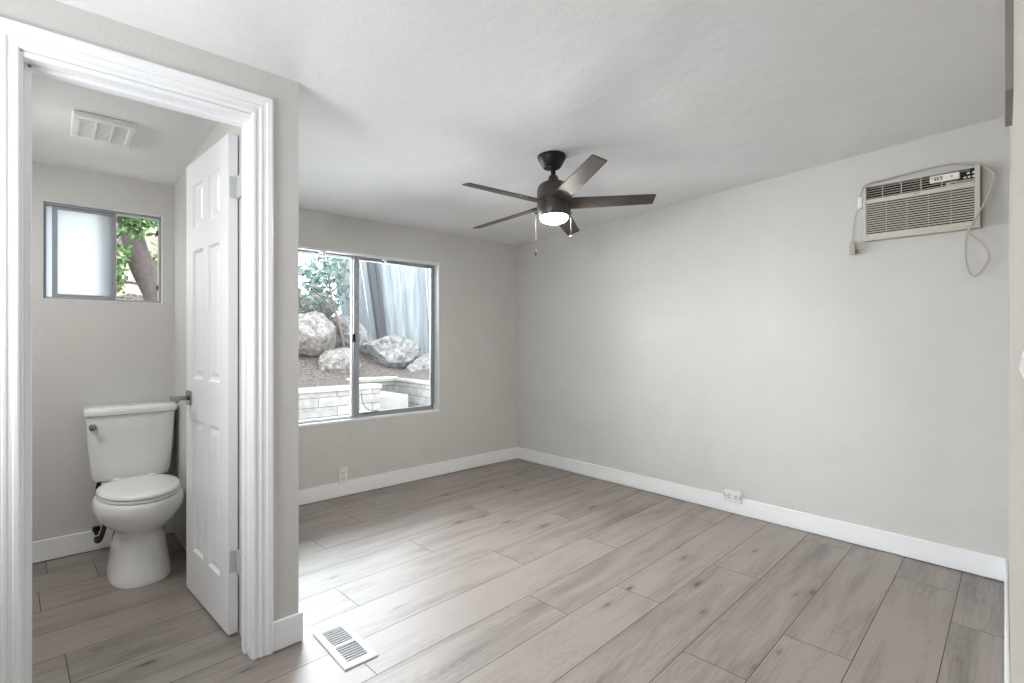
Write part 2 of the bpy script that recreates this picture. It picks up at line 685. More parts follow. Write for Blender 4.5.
holed_wall('wall_north', -4.2, 0.0, -0.05, 2.3, [WIN, BWIN], lambda a, d, z: (a, d, z), 0.14, M['wall'],
           'grey painted window wall across the far side of the room')
holed_wall('wall_east', -3.9, 0.14, -0.05, 2.45, [ACH], lambda a, d, z: (d, a, z), 0.14, M['wall'],
           'long bare grey plaster wall on the right under the air conditioner')
holed_wall('wall_toilet_front', -4.2, PART, -0.05, 2.4, [(OPEN[0], OPEN[1], -1, OPEN[2])], lambda a, d, z: (a, DW + d, z), 0.115, M['wall'],
           'grey wall around the toilet room doorway on the left')
holed_wall('wall_toilet_side', DW + 0.115, 0.0, -0.05, 2.3, [], lambda a, d, z: (BPART + d, a, z), PART - BPART, M['wall'],
           'partition wall between the toilet room and the main room')
holed_wall('wall_west', -4.6, 0.14, -0.05, 2.5, [(-2.95, -1.95, 1.0, 1.9)], lambda a, d, z: (-4.2 - d, a, z), 0.1, M['wall'],  # the opening is added out of view to admit the side fill
           'grey side wall beyond the left edge of view')


def back(s, d, z):
    """along the askew back wall from the right-hand corner, d outwards"""
    return (-s * math.cos(BT) - d * math.sin(BT) * -1 * 0 - 0, -3.547 - s * math.sin(BT) - d, z)


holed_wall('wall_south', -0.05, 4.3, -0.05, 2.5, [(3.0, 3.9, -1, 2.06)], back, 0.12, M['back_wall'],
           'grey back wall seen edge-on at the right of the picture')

cb = MB()
vs = []
for x in (-4.3, 0.14):
    for y in (-4.0, 0.14):
        vs += [(x, y, CZ(y)), (x, y, CZ(y) + 0.12)]
cb.add(vs, [(0, 1, 3, 2), (4, 6, 7, 5), (0, 4, 5, 1), (2, 3, 7, 6), (0, 2, 6, 4), (1, 5, 7, 3)])
tag(cb.build('ceiling', M['ceiling']), 'white painted ceiling over the room and toilet room', 'ceiling', kind='structure')


# floor: every plank its own face, joints where the photograph shows them
def build_floor():
    T = R(2.6)
    c, s = math.cos(T), math.sin(T)
    Wd, Ln = 0.2372, 1.545
    joint = {-3: -0.09, -2: 0.26, -1: -0.69, 0: -1.08, 1: -0.26, 2: -0.82, 3: -1.19, 4: -0.44, 5: -0.97, 6: -1.8,
             7: -1.22, 8: -0.56, 9: -1.63, 10: -1.27, 11: -2.59}
    x0, x1, y0, y1 = -4.25, 0.13, -4.55, 0.10
    me = bpy.data.meshes.new('floor')
    bm = bmesh.new()
    uvl = bm.loops.layers.uv.new('plank')
    tl = bm.loops.layers.float_color.new('tone')
    rnd = random.Random(11)
    g = 0.0014

    def clip(poly):
        for ax, lim, sg in ((0, x0, 1), (0, x1, -1), (1, y0, 1), (1, y1, -1)):
            out = []
            for i in range(len(poly)):
                a, b = poly[i], poly[(i + 1) % len(poly)]
                ia, ib = (a[ax] - lim) * sg >= 0, (b[ax] - lim) * sg >= 0
                if ia:
                    out.append(a)
                if ia != ib:
                    t = (lim - a[ax]) / (b[ax] - a[ax])
                    out.append(tuple(a[k] + t * (b[k] - a[k]) for k in range(4)))
            poly = out
            if not poly:
                return []
        return poly
    for k in range(-9, 16):
        j0 = joint.get(k, rnd.uniform(-1.5, 0))
        a = j0 - 4 * Ln
        while a < 3:
            tone = rnd.random()
            ou, ov = rnd.uniform(0, 40), rnd.uniform(0, 40)
            sa, sb, na, nb = a + g, a + Ln - g, k * Wd + g, (k + 1) * Wd - g
            poly = []
            for (S, Nn) in ((sa, na), (sb, na), (sb, nb), (sa, nb)):
                poly.append((-0.6 + c * S - s * Nn, -2.93 + s * S + c * Nn, S + ou, Nn + ov))
            poly = clip(poly)
            if len(poly) >= 3:
                try:
                    f = bm.faces.new([bm.verts.new((q[0], q[1], 0.0)) for q in poly])
                except ValueError:
                    f = None
                if f:
                    for lp, q in zip(f.loops, poly):
                        lp[uvl].uv = (q[2], q[3])
                        lp[tl] = (tone, tone, tone, 1)
            a += Ln
    # slab below the planks
    vv = [bm.verts.new((x, y, z)) for x in (x0, x1) for y in (y0, y1) for z in (-0.08, -0.0012)]
    for f in [(0, 1, 3, 2), (4, 6, 7, 5), (0, 4, 5, 1), (2, 3, 7, 6), (0, 2, 6, 4), (1, 5, 7, 3)]:
        bm.faces.new([vv[i] for i in f]).material_index = 1
    bm.to_mesh(me)
    bm.free()
    me.materials.append(M['plank'])
    me.materials.append(M['seam'])
    o = bpy.data.objects.new('floor', me)
    COL.objects.link(o)
    tag(o, 'grey oak plank floor through both rooms', 'floor', kind='structure')


build_floor()
mb = MB()  # unseen box added behind the viewer to stop outdoor light leaking in
for s0, s1, d0, d1 in ((2.90, 3.0, 0.12, 0.80), (3.9, 4.0, 0.12, 0.80), (2.90, 4.0, 0.70, 0.80)):
    mb.add([back(s_, d, z) for s_ in (s0, s1) for d in (d0, d1) for z in (-0.05, 2.45)], [(0, 1, 3, 2), (4, 6, 7, 5), (0, 4, 5, 1), (2, 3, 7, 6), (0, 2, 6, 4), (1, 5, 7, 3)])
mb.add([back(s_, d, z) for s_ in (2.90, 4.0) for d in (0.12, 0.80) for z in (2.06, 2.45)], [(0, 1, 3, 2), (4, 6, 7, 5), (0, 4, 5, 1), (2, 3, 7, 6), (0, 2, 6, 4), (1, 5, 7, 3)])
tag(mb.build('wall_light_block', M['wall']), 'unseen shallow box added behind the viewer to block outdoor light', 'wall', kind='structure')


# baseboards
def baseboard(name, mb, label):
    tag(mb.build(name, M['trim'], bevel=0.004), label, 'baseboard', kind='structure')


BH, BD = 0.117, 0.014
baseboard('baseboard_north', MB().box(PART + 0.0, 0.0, -BD, 0.0, 0.003, BH), 'white baseboard under the main window')
baseboard('baseboard_east', MB().box(-BD, 0.0, -3.546, -BD, 0.003, BH), 'white baseboard along the long right wall')
baseboard('baseboard_toilet', MB().box(-4.2, BPART, -BD, 0.0, 0.003, BH), 'white baseboard behind the toilet')
baseboard('baseboard_partition', MB().box(-2.861, PART + BD, DW - BD, DW, 0.003, BH).box(PART, PART + BD, DW, 0.0 - BD, 0.003, BH),
          'white baseboard wrapping the corner beside the door casing')
mb = MB()
mb.add([back(s, d, z) for s in (0.016, 3.0) for d in (-BD, 0.0) for z in (0.003, BH)],
       [(0, 1, 3, 2), (4, 6, 7, 5), (0, 4, 5, 1), (2, 3, 7, 6), (0, 2, 6, 4), (1, 5, 7, 3)])
baseboard('baseboard_south', mb, 'white baseboard of the back wall seen edge-on at right')

# a short length of taupe timber up at the ceiling on the back wall
mb = MB()
zt = CZ(-3.64)
mb.add([back(s, d, z) for s in (1.72, 1.98) for d in (-0.013, 0.0) for z in (1.735, zt)],
       [(0, 1, 3, 2), (4, 6, 7, 5), (0, 4, 5, 1), (2, 3, 7, 6), (0, 2, 6, 4), (1, 5, 7, 3)])
tag(mb.build('trim_1', M['taupe']), 'dark taupe strip hanging down from the ceiling at the far right', 'trim', kind='structure')

# ---------------------------------------------------------------- toilet-room door
door = empty('door_1', (-2.93, DW, 0), 'white six-panel door standing open into the toilet room', 'door', 'structure')


def casing_mesh():
    """moulded casing swept up, over and down the opening, mitred"""
    prof = [(0.0, 0.0), (0.0, 0.011), (0.004, 0.014), (0.012, 0.014), (0.016, 0.010), (0.026, 0.0105), (0.030, 0.014), (0.036, 0.015), (0.040, 0.012),
            (0.052, 0.014), (0.056, 0.018), (0.072, 0.020), (0.077, 0.017), (0.077, 0.0)]
    xl, xr, zt_ = OPEN[0] + 0.001, OPEN[1] - 0.003, OPEN[2] + 0.004
    prof = [(w * 0.93, t) for w, t in prof]
    rings = []
    for k in range(4):
        ring = []
        for w, t in prof:
            x = xl - w if k in (0, 1) else xr + w
            z = 0.003 if k in (0, 3) else zt_ + w
            ring.append((x, DW - t, z))
        rings.append(ring)
    return MB().loft(rings)


casing_mesh().build('casing', M['trim'], door)
jb = MB()
J0, J1 = DW - 0.002, DW + 0.118
jt, sp_ = 0.008, 0.016
jb.box(OPEN[0] - 0.001, OPEN[0] + jt, J0, J1, 0.003, OPEN[2]).box(OPEN[1] - jt, OPEN[1] + 0.001, J0, J1, 0.003, OPEN[2])
jb.box(OPEN[0] + jt, OPEN[1] - jt, J0, J1, OPEN[2] - 0.014, OPEN[2] + 0.001)
st0, st1 = DW + 0.045, DW + 0.080
jb.box(OPEN[0] + jt, OPEN[0] + 0.026, st0, st1, 0.003, OPEN[2] - 0.014).box(OPEN[1] - sp_, OPEN[1] - jt, st0, st1, 0.003, OPEN[2] - 0.014)
jb.box(OPEN[0] + sp_, OPEN[1] - sp_, st0, st1, OPEN[2] - 0.026, OPEN[2] - 0.014)
jb.build('door_jamb', M['trim'], door, bevel=0.002)

# leaf: local u along the leaf from the hinge, w through its thickness (w=0 is the face turned to the viewer), z up
HX, HY = -2.962, -1.466
LD = Vector((-0.0735, 0.9973, 0)).normalized()
LN = Vector((LD.y, -LD.x, 0))                 # towards +x: away from the visible face
LW, LT = 0.588, 0.035


def leaf(u, w, z):
    q = Vector((HX, HY, 0)) + LD * u + LN * w
    return (q.x, q.y, z)


def leaf_mesh():
    us = [0, 0.105, 0.257, 0.331, 0.483, LW]
    zs = [0.012, 0.215, 0.83, 1.02, 1.61, 1.715, 1.92, 2.030]
    mb = MB()
    for side in (0, 1):
        w0 = 0.0 if side == 0 else LT
        sg = 1 if side == 0 else -1
        for i in range(5):
            for j in range(7):
                u0, u1, z0, z1 = us[i], us[i + 1], zs[j], zs[j + 1]
                if i in (1, 3) and j in (1, 3, 5):
                    levels = [(0.0, 0.0), (0.009, 0.010), (0.020, 0.011), (0.040, 0.003)]
                    rings = [[leaf(u0 + a, w0 + sg * d, z0 + a), leaf(u1 - a, w0 + sg * d, z0 + a),
                              leaf(u1 - a, w0 + sg * d, z1 - a), leaf(u0 + a, w0 + sg * d, z1 - a)] for a, d in levels]
                    for q in range(3):
                        for k in range(4):
                            l = (k + 1) % 4
                            mb.add([rings[q][k], rings[q][l], rings[q + 1][l], rings[q + 1][k]], [(0, 1, 2, 3)])
                    mb.add(rings[3], [(0, 1, 2, 3)])
                else:
                    mb.add([leaf(u0, w0, z0), leaf(u1, w0, z0), leaf(u1, w0, z1), leaf(u0, w0, z1)], [(0, 1, 2, 3)])
    Z0, Z1 = zs[0], zs[-1]
    for u in (0, LW):
        for j in range(7):
            mb.add([leaf(u, 0, zs[j]), leaf(u, LT, zs[j]), leaf(u, LT, zs[j + 1]), leaf(u, 0, zs[j + 1])], [(0, 1, 2, 3)])
    for z in (Z0, Z1):
        for i in range(5):
            mb.add([leaf(us[i], 0, z), leaf(us[i + 1], 0, z), leaf(us[i + 1], LT, z), leaf(us[i], LT, z)], [(0, 1, 2, 3)])
    return mb


lf = leaf_mesh().build('door_leaf', M['door'], door)
bm = bmesh.new()
bm.from_mesh(lf.data)
bmesh.ops.remove_doubles(bm, verts=bm.verts, dist=1e-5)
bmesh.ops.recalc_face_normals(bm, faces=bm.faces)
bm.to_mesh(lf.data)
bm.free()

for zc in (1.815, 0.305):
    h = MB()
    h.add([leaf(u, w, z) for u in (-0.003, 0.0) for w in (0.004, 0.034) for z in (zc - 0.044, zc + 0.044)],
          [(0, 1, 3, 2), (4, 6, 7, 5), (0, 4, 5, 1), (2, 3, 7, 6), (0, 2, 6, 4), (1, 5, 7, 3)])
    kx, ky = leaf(-0.005, LT + 0.005, 0)[:2]
    for s in range(5):
        h.lathe([(0.006, s * 0.0176 + 0.0006), (0.006, s * 0.0176 + 0.017)], (kx, ky, zc - 0.044), 12)
    # leaf of the hinge let into the jamb
    h.box(kx - 0.001, OPEN[1] - 0.004, DW + 0.1155, ky + 0.002, zc - 0.044, zc + 0.044)
    hg = h.build('hinge', M['hinge'], door, bevel=0.0008)

hb = MB()


def lever_ring(u, w, z, r, n=14):
    return [Vector(leaf(u + r * math.cos(2 * math.pi * k / n), w, z + r * math.sin(2 * math.pi * k / n))) for k in range(n)]


HZ, HU = 0.925, LW - 0.052
hb.add([leaf(u, w, z) for u in (HU - 0.033, HU + 0.033) for w in (-0.009, 0.0005) for z in (HZ - 0.033, HZ + 0.033)],
       [(0, 1, 3, 2), (4, 6, 7, 5), (0, 4, 5, 1), (2, 3, 7, 6), (0, 2, 6, 4), (1, 5, 7, 3)])
ros = hb.build('door_handle', M['chrome'], door, bevel=0.003)
hl = MB().loft([lever_ring(HU, -0.009, HZ, 0.011), lever_ring(HU, -0.066, HZ, 0.011)])
hl.add([leaf(u, w, z) for u in (HU - 0.10, HU + 0.014) for w in (-0.078, -0.064) for z in (HZ - 0.011, HZ + 0.011)],
       [(0, 1, 3, 2), (4, 6, 7, 5), (0, 4, 5, 1), (2, 3, 7, 6), (0, 2, 6, 4), (1, 5, 7, 3)])
hl.build('lever', M['chrome'], ros, bevel=0.003)


# ---------------------------------------------------------------- windows
def frame_rect(mb, x0, x1, z0, z1, y0, y1, l, r, b, t):
    mb.box(x0, x1, y0, y1, z1 - t, z1).box(x0, x1, y0, y1, z0, z0 + b)
    mb.box(x0, x0 + l, y0, y1, z0 + b, z1 - t).box(x1 - r, x1, y0, y1, z0 + b, z1 - t)
    return mb


w1 = empty('window_1', (WIN[0], 0.07, WIN[2]), 'large aluminium sliding window looking onto the rocky slope', 'window', 'structure')
x0, x1, z0, z1 = WIN
MX = -1.715
frame_rect(MB(), x0, x1 - 0.012, z0 + 0.004, z1 - 0.012, 0.058, 0.118, 0.012, 0.012, 0.010, 0.012).build('window_frame', M['alu'], w1, bevel=0.001)
s1 = frame_rect(MB(), MX, x1 - 0.026, z0 + 0.014, z1 - 0.024, 0.062, 0.084, 0.045, 0.020, 0.028, 0.016).build('sliding_sash', M['alu'], w1, bevel=0.001)
MB().box(MX + 0.04, x1 - 0.044, 0.071, 0.075, z0 + 0.04, z1 - 0.038).build('pane', M['glass'], s1)
MB().box(MX - 0.012, MX + 0.010, 0.050, 0.063, 1.18, 1.245).build('latch', M['dark'], s1, bevel=0.002)
s2 = frame_rect(MB(), x0 + 0.012, MX + 0.016, z0 + 0.014, z1 - 0.024, 0.090, 0.112, 0.012, 0.022, 0.006, 0.006).build('fixed_sash', M['vinyl'], w1, bevel=0.001)
MB().box(x0 + 0.02, MX, 0.099, 0.103, z0 + 0.018, z1 - 0.028).build('pane', M['glass'], s2)
MB().box(x0, x1, -0.006, 0.06, z0 - 0.012, z0 + 0.006).build('window_sill', M['vinyl'], w1, bevel=0.003)
MB().box(x0, x1, -0.004, 0.06, z1 - 0.012, z1 + 0.004).box(x1 - 0.012, x1 + 0.001, -0.002, 0.06, z0 + 0.006, z1 - 0.012).build(
    'window_liner', M['vinyl'], w1)
for bx in (-1.985, -1.475):
    MB().box(bx - 0.02, bx + 0.02, -0.012, 0.022, z1 - 0.028, z1 - 0.012).box(bx - 0.008, bx + 0.008, -0.012, 0.0, z1 - 0.05, z1 - 0.028).build(
        'blind_bracket', M['plate'], w1, bevel=0.002)
MB().box(x1 - 0.03, x1 - 0.012, 0.012, 0.05, z0 + 0.006, z0 + 0.05).build('sash_stop', M['plate'], w1, bevel=0.003)
MB().tube(smooth_path([(MX + 0.06, 0.056, z0 + 0.20), (MX + 0.075, 0.05, z0 + 0.11), (MX + 0.13, 0.048, z0 + 0.055), (MX + 0.2, 0.052, z0 + 0.045),
                       (MX + 0.14, 0.046, z0 + 0.035), (MX + 0.07, 0.05, z0 + 0.032)]), 0.003, 6).build('sash_cable', M['alu_dark'], w1, smooth=True)

w2 = empty('window_2', (BWIN[0], 0.07, BWIN[2]), 'small sliding toilet room window with one frosted pane', 'window', 'structure')
x0, x1, z0, z1 = BWIN
MX2 = -3.22
frame_rect(MB(), x0, x1, z0, z1, 0.028, 0.085, 0.016, 0.018, 0.018, 0.02).build('window_frame', M['alu'], w2, bevel=0.0015)
frame_rect(MB(), x0 + 0.001, x1 - 0.001, z0 + 0.001, z1 - 0.001, 0.0, 0.028, 0.004, 0.004, 0.005, 0.005).build('window_liner', M['vinyl'], w2)
s = frame_rect(MB(), x0 + 0.040, MX2 + 0.020, z0 + 0.02, z1 - 0.022, 0.034, 0.054, 0.022, 0.020, 0.016, 0.014).build('sliding_sash', M['alu'], w2, bevel=0.0015)
MB().box(x0 + 0.060, MX2 + 0.002, 0.042, 0.046, z0 + 0.036, z1 - 0.036).build('frosted_pane', M['frost'], s)
MB().box(x0 + 0.016, x0 + 0.068, 0.056, 0.060, z0 + 0.02, z1 - 0.02).build('frosted_strip', M['frost'], w2)
MB().box(MX2 - 0.030, MX2 + 0.006, 0.058, 0.08, z0 + 0.018, z1 - 0.02).build('mullion', M['alu_dark'], w2, bevel=0.001)
for zc in (1.86, 1.52):
    MB().box(x1 - 0.026, x1 - 0.016, 0.052, 0.07, zc - 0.014, zc + 0.014).build('catch', M['dark'], w2)


# ---------------------------------------------------------------- toilet
TX = -3.145


def egg(xc, yc, z, hw, yb, yf, n=40, p=2.2):
    """superellipse ring; yb to the wall, yf to the front"""
    out = []
    for k in range(n):
        t = 2 * math.pi * k / n
        cx_, sy = math.cos(t), math.sin(t)
        x = math.copysign(abs(cx_) ** (2 / p), cx_) * hw
        y = math.copysign(abs(sy) ** (2 / p), sy) * (yb if sy > 0 else yf)
        out.append(Vector((xc + x, yc + y, z)))
    return out


toilet = empty('toilet', (TX, -0.45, 0), 'white porcelain toilet with closed lid beside the open door', 'toilet')
b = MB()
C_ = -0.46
b.loft([egg(TX, C_, 0.001, 0.134, 0.235, 0.252, p=2.6), egg(TX, C_, 0.018, 0.135, 0.235, 0.253, p=2.6), egg(TX, C_, 0.04, 0.129, 0.23, 0.246, p=2.5),
        egg(TX, C_, 0.12, 0.117, 0.225, 0.228, p=2.4), egg(TX, C_, 0.20, 0.108, 0.22, 0.213, p=2.3), egg(TX, C_, 0.238, 0.106, 0.22, 0.210, p=2.2),
        egg(TX, C_, 0.250, 0.116, 0.22, 0.222, p=2.2), egg(TX, C_, 0.275, 0.146, 0.225, 0.252, p=2.15), egg(TX, C_, 0.30, 0.168, 0.23, 0.275, p=2.1), egg(TX, C_, 0.335, 0.188, 0.235, 0.293, p=2.1),
        egg(TX, C_, 0.365, 0.193, 0.238, 0.298, p=2.1), egg(TX, C_, 0.390, 0.190, 0.238, 0.296, p=2.1), egg(TX, C_, 0.402, 0.184, 0.236, 0.291, p=2.1), egg(TX, C_, 0.408, 0.174, 0.232, 0.282, p=2.1)])
b.build('bowl', M['porcelain'], toilet, smooth=True, angle=60)
# deck under the tank
MB().loft([egg(TX, -0.155, 0.30, 0.10, 0.10, 0.14, p=4), egg(TX, -0.155, 0.37, 0.135, 0.115, 0.14, p=4), egg(TX, -0.155, 0.418, 0.14, 0.12, 0.14, p=4)]).build(
    'tank_deck', M['porcelain'], toilet, smooth=True)
seat = MB().loft([egg(TX, C_, 0.409, 0.170, 0.198, 0.280, p=2.1), egg(TX, C_, 0.412, 0.175, 0.203, 0.285, p=2.1), egg(TX, C_, 0.422, 0.175, 0.203, 0.285, p=2.1),
                  egg(TX, C_, 0.425, 0.170, 0.198, 0.280, p=2.1)]).build('seat', M['seat'], toilet, smooth=True, angle=60)
MB().loft([egg(TX, C_, 0.4265, 0.170, 0.198, 0.280, p=2.1), egg(TX, C_, 0.430, 0.176, 0.205, 0.286, p=2.1), egg(TX, C_, 0.437, 0.176, 0.205, 0.286, p=2.1),
           egg(TX, C_, 0.446, 0.169, 0.198, 0.279, p=2.1), egg(TX, C_, 0.450, 0.150, 0.175, 0.255, p=2.1), egg(TX, C_, 0.452, 0.09, 0.12, 0.17, p=2.1)]).build(
    'lid', M['seat'], toilet, smooth=True, angle=60)
for sx in (-0.075, 0.075):
    MB().box(TX + sx - 0.02, TX + sx + 0.02, -0.275, -0.235, 0.41, 0.445).build('lid_hinge', M['seat'], toilet, bevel=0.006)
TY = -0.115


def tank_ring(z, hw, hd, p=5.5):
    return egg(TX, TY, z, hw, hd, hd, n=56, p=p)


tk = MB().loft([tank_ring(0.42, 0.150, 0.068), tank_ring(0.425, 0.172, 0.080), tank_ring(0.45, 0.180, 0.084), tank_ring(0.60, 0.194, 0.092),
                tank_ring(0.775, 0.204, 0.098), tank_ring(0.783, 0.204, 0.098)]).build('tank', M['porcelain'], toilet, smooth=True, angle=60)
MB().loft([tank_ring(0.784, 0.202, 0.098), tank_ring(0.787, 0.213, 0.108), tank_ring(0.800, 0.2155, 0.110), tank_ring(0.814, 0.2145, 0.109),
           tank_ring(0.824, 0.206, 0.100), tank_ring(0.829, 0.18, 0.08), tank_ring(0.831, 0.10, 0.04)]).build('tank_lid', M['porcelain'], toilet, smooth=True, angle=60)
lv = MB()
LX = TX - 0.176


def disc(y, r_, n=16):
    return [Vector((LX + r_ * math.cos(2 * math.pi * k / n), y, 0.728 + r_ * math.sin(2 * math.pi * k / n))) for k in range(n)]


lv.loft([disc(-0.195, 0.017), disc(-0.214, 0.017), disc(-0.217, 0.010), disc(-0.232, 0.010), disc(-0.236, 0.016), disc(-0.244, 0.016), disc(-0.247, 0.010)])
lv.build('flush_lever', M['chrome'], tk, smooth=True)

hose = empty('water_supply_hose', (-3.29, -0.015, 0.12), 'dark braided water supply hose and valve behind the toilet', 'hose')
MB().tube(smooth_path([(-3.300, -0.10, 0.100), (-3.297, -0.118, 0.085), (-3.285, -0.122, 0.092), (-3.270, -0.118, 0.14), (-3.258, -0.10, 0.20), (-3.262, -0.075, 0.28), (-3.29, -0.07, 0.35), (-3.28, -0.08, 0.415)]),
          0.012, 10).build('hose', M['braid'], hose, smooth=True)
vb = MB().tube([(-3.300, -0.015, 0.125), (-3.300, -0.112, 0.125)], 0.010, 10)
vb.build('valve', M['braid'], hose, smooth=True)
MB().lathe([(0.017, -0.012), (0.019, 0.0), (0.017, 0.012)], (-3.300, -0.10, 0.148), 12).build('valve_knob', M['black'], hose, smooth=True)

# ventilation grille in the toilet-room ceiling
VX, VY = -3.308, -0.72
vent = empty('exhaust_fan_cover', (VX, VY, CZ(VY)), 'white louvred exhaust fan cover on the toilet room ceiling', 'vent')
hx, hy = 0.113, 0.15
vm = MB()
czv = CZ(VY)
TILT = Matrix.Translation((VX, VY, czv)) @ Matrix.Rotation(math.atan(-0.0435), 4, 'X') @ Matrix.Translation((-VX, -VY, -czv))


def tbox(mb, x0, x1, y0, y1, z0, z1):
    return mb.box(x0, x1, y0, y1, z0, z1, TILT)


tbox(vm, VX - hx, VX + hx, VY - hy, VY - hy + 0.034, czv - 0.026, czv)
tbox(vm, VX - hx, VX + hx, VY + hy - 0.034, VY + hy, czv - 0.026, czv)
tbox(vm, VX - hx, VX - hx + 0.03, VY - hy + 0.034, VY + hy - 0.034, czv - 0.026, czv)
tbox(vm, VX + hx - 0.03, VX + hx, VY - hy + 0.034, VY + hy - 0.034, czv - 0.026, czv)
vm.build('grille_frame', M['plate'], vent, bevel=0.008)
vm = MB()
n = 13
for k in range(n):
    y = VY - hy + 0.04 + (2 * hy - 0.08) * k / (n - 1)
    tbox(vm, VX - hx + 0.028, VX + hx - 0.028, y - 0.005, y + 0.005, czv - 0.022, czv - 0.012)
for x in (VX - 0.03, VX + 0.03):
    tbox(vm, x - 0.004, x + 0.004, VY - hy + 0.034, VY + hy - 0.034, czv - 0.024, czv - 0.012)
vm.build('louvres', M['plate'], vent)
tbox(MB(), VX - hx + 0.025, VX + hx - 0.025, VY - hy + 0.03, VY + hy - 0.03, czv - 0.006, czv - 0.002).build('backing', M['grey_slot'], vent)

# ---------------------------------------------------------------- ceiling fan
FX, FY = -1.408, -1.799
fan = empty('ceiling_fan', (FX, FY, CZ(FY)), 'five-blade bronze ceiling fan with a glowing round light', 'ceiling fan')
cz = CZ(FY)
# the hanging part leans a little with the sloped ceiling
ang = Matrix.Identity(4)
up = Vector((0.03839, 0.11176, 1)).normalized()
PIV = Vector((FX, FY, 2.13))
LEAN = Matrix.Translation(PIV) @ Vector((0, 0, 1)).rotation_difference(up).to_matrix().to_4x4() @ Matrix.Translation(-PIV)
HALF = Matrix.Translation(PIV) @ Vector((0, 0, 1)).rotation_difference((up + Vector((0, 0, 2))).normalized()).to_matrix().to_4x4() @ Matrix.Translation(-PIV)
MB().lathe([(0.078, 0.004), (0.080, -0.008), (0.078, -0.018), (0.055, -0.060), (0.046, -0.070), (0.02, -0.073)], (FX - 0.006, FY + 0.006, cz), 40).build('canopy', M['black'], fan, smooth=True)
MB().lathe([(0.014, 0.10), (0.014, -0.03)], (FX, FY, 2.09), 20, HALF).build('downrod', M['black'], fan, smooth=True)
MB().lathe([(0.02, 0.02), (0.024, 0.018), (0.030, 0.0), (0.040, -0.014), (0.046, -0.03)], (FX, FY, 2.098), 32, HALF).build('coupling', M['bronze'], fan, smooth=True)
MB().lathe([(0.03, 2.082), (0.052, 2.080), (0.074, 2.070), (0.088, 2.052), (0.093, 2.030), (0.093, 1.983), (0.090, 1.980), (0.090, 1.974), (0.094, 1.971),
            (0.0950, 1.925), (0.092, 1.900), (0.085, 1.886), (0.078, 1.883)], (FX, FY, 0.0), 48, HALF).build('motor_housing', M['bronze'], fan, smooth=True)
ln = [(0.0775, 1.890)] + [(0.0775 * math.cos(R(t)), 1.882 - 0.034 * math.sin(R(t))) for t in (0, 12, 25, 40, 55, 70, 82)]
MB().lathe(ln, (FX, FY, 0.0), 40, HALF).build('light_lens', M['lens'], fan, smooth=True)
TH = 0.807
for base in (-116, -44, 28, 100, 172):
    A = R(base + TH)
    er = Vector((math.cos(A), math.sin(A), 0))
    et = Vector((-math.sin(A), math.cos(A), 0))
    pit = -0.262

    def bpt(r, s, t, h):
        w = h * (0.5)
        q = er * r + et * (s * w * math.cos(pit))
        z = 1.9594 + s * w * math.sin(pit) + t
        z += -0.03839 * q.x - 0.11176 * q.y
        return Vector((FX + q.x, FY + q.y, z))
    rings = []
    for r, h in ((0.088, 0.094), (0.12, 0.098), (0.30, 0.092), (0.50, 0.084), (0.556, 0.082), (0.566, 0.076)):
        rings.append([bpt(r, s, t, h) for s, t in ((-1, -0.003), (1, -0.003), (1, 0.003), (-1, 0.003))])
    bl = MB().loft(rings).build('blade', M['blade'], fan, bevel=0.0015)
    ir = []
    for r, h in ((0.080, 0.06), (0.135, 0.05), (0.15, 0.03)):
        ir.append([bpt(r, s, t, h) for s, t in ((-1, 0.003), (1, 0.003), (1, 0.008), (-1, 0.008))])
    MB().loft(ir).build('blade_iron', M['bronze'], bl, bevel=0.001)
# pull chains on the two sides facing the picture's left and right
camr = Vector((0.7377, -0.6751, 0))
for sg, drop, fob in ((-1, 0.205, 1), (1, 0.13, 0)):
    c = Vector((FX, FY, 0)) + camr * (sg * 0.098)
    zt = 1.908
    nb = MB().tube([(Vector((FX, FY, zt)) + camr * (sg * 0.088)), c + Vector((0, 0, zt)) + camr * (sg * 0.006)], 0.0055, 8).build('chain_nub', M['bronze'], fan, smooth=True)
    cm = MB().tube([c + Vector((0, 0, zt)), c + Vector((0, 0, zt - drop))], 0.0007, 6)
    k = 0
    while k * 0.008 < drop:
        cm.lathe([(0.0003, -0.0014), (0.0013, 0), (0.0003, 0.0014)], (c.x, c.y, zt - k * 0.008), 6)
        k += 1
    ch = cm.build('pull_chain', M['bronze'], fan, smooth=True)
    if fob:
        MB().lathe([(0.002, 0.0), (0.0045, -0.004), (0.005, -0.03), (0.002, -0.036)], (c.x, c.y, zt - drop), 10).build('chain_fob', M['black'], ch, smooth=True)
    else:
        MB().lathe([(0.001, 0.006), (0.0045, 0.003), (0.0055, 0), (0.0045, -0.003), (0.001, -0.006)], (c.x, c.y, zt - drop), 10).build('chain_fob', M['chrome'], ch, smooth=True)

# ---------------------------------------------------------------- air conditioner in the right wall
ac = empty('air_conditioner', (0.0, -3.2, 1.764), 'ivory through-wall air conditioner high on the right wall', 'air conditioner')
AY0, AY1, AZ0, AZ1 = -3.450, -2.954, 1.766, 2.080      # AY0 is the end nearer the viewer
FXP = -0.052
hs = MB()
hs.box(FXP + 0.006, 0.13, AY0, AY0 + 0.008, AZ0, AZ1).box(FXP + 0.006, 0.13, AY1 - 0.008, AY1, AZ0, AZ1)
hs.box(FXP + 0.006, 0.13, AY0 + 0.008, AY1 - 0.008, AZ0, AZ0 + 0.008).box(FXP + 0.006, 0.13, AY0 + 0.008, AY1 - 0.008, AZ1 - 0.008, AZ1)
hs.box(0.12, 0.13, AY0 + 0.008, AY1 - 0.008, AZ0 + 0.008, AZ1 - 0.008)
hs.build('housing', M['ac'], ac)
MB().box(-0.026, -0.020, AY0 + 0.008, AY1 - 0.008, AZ0 + 0.008, AZ1 - 0.008).build('coil_backing', M['ac_dark'], ac)
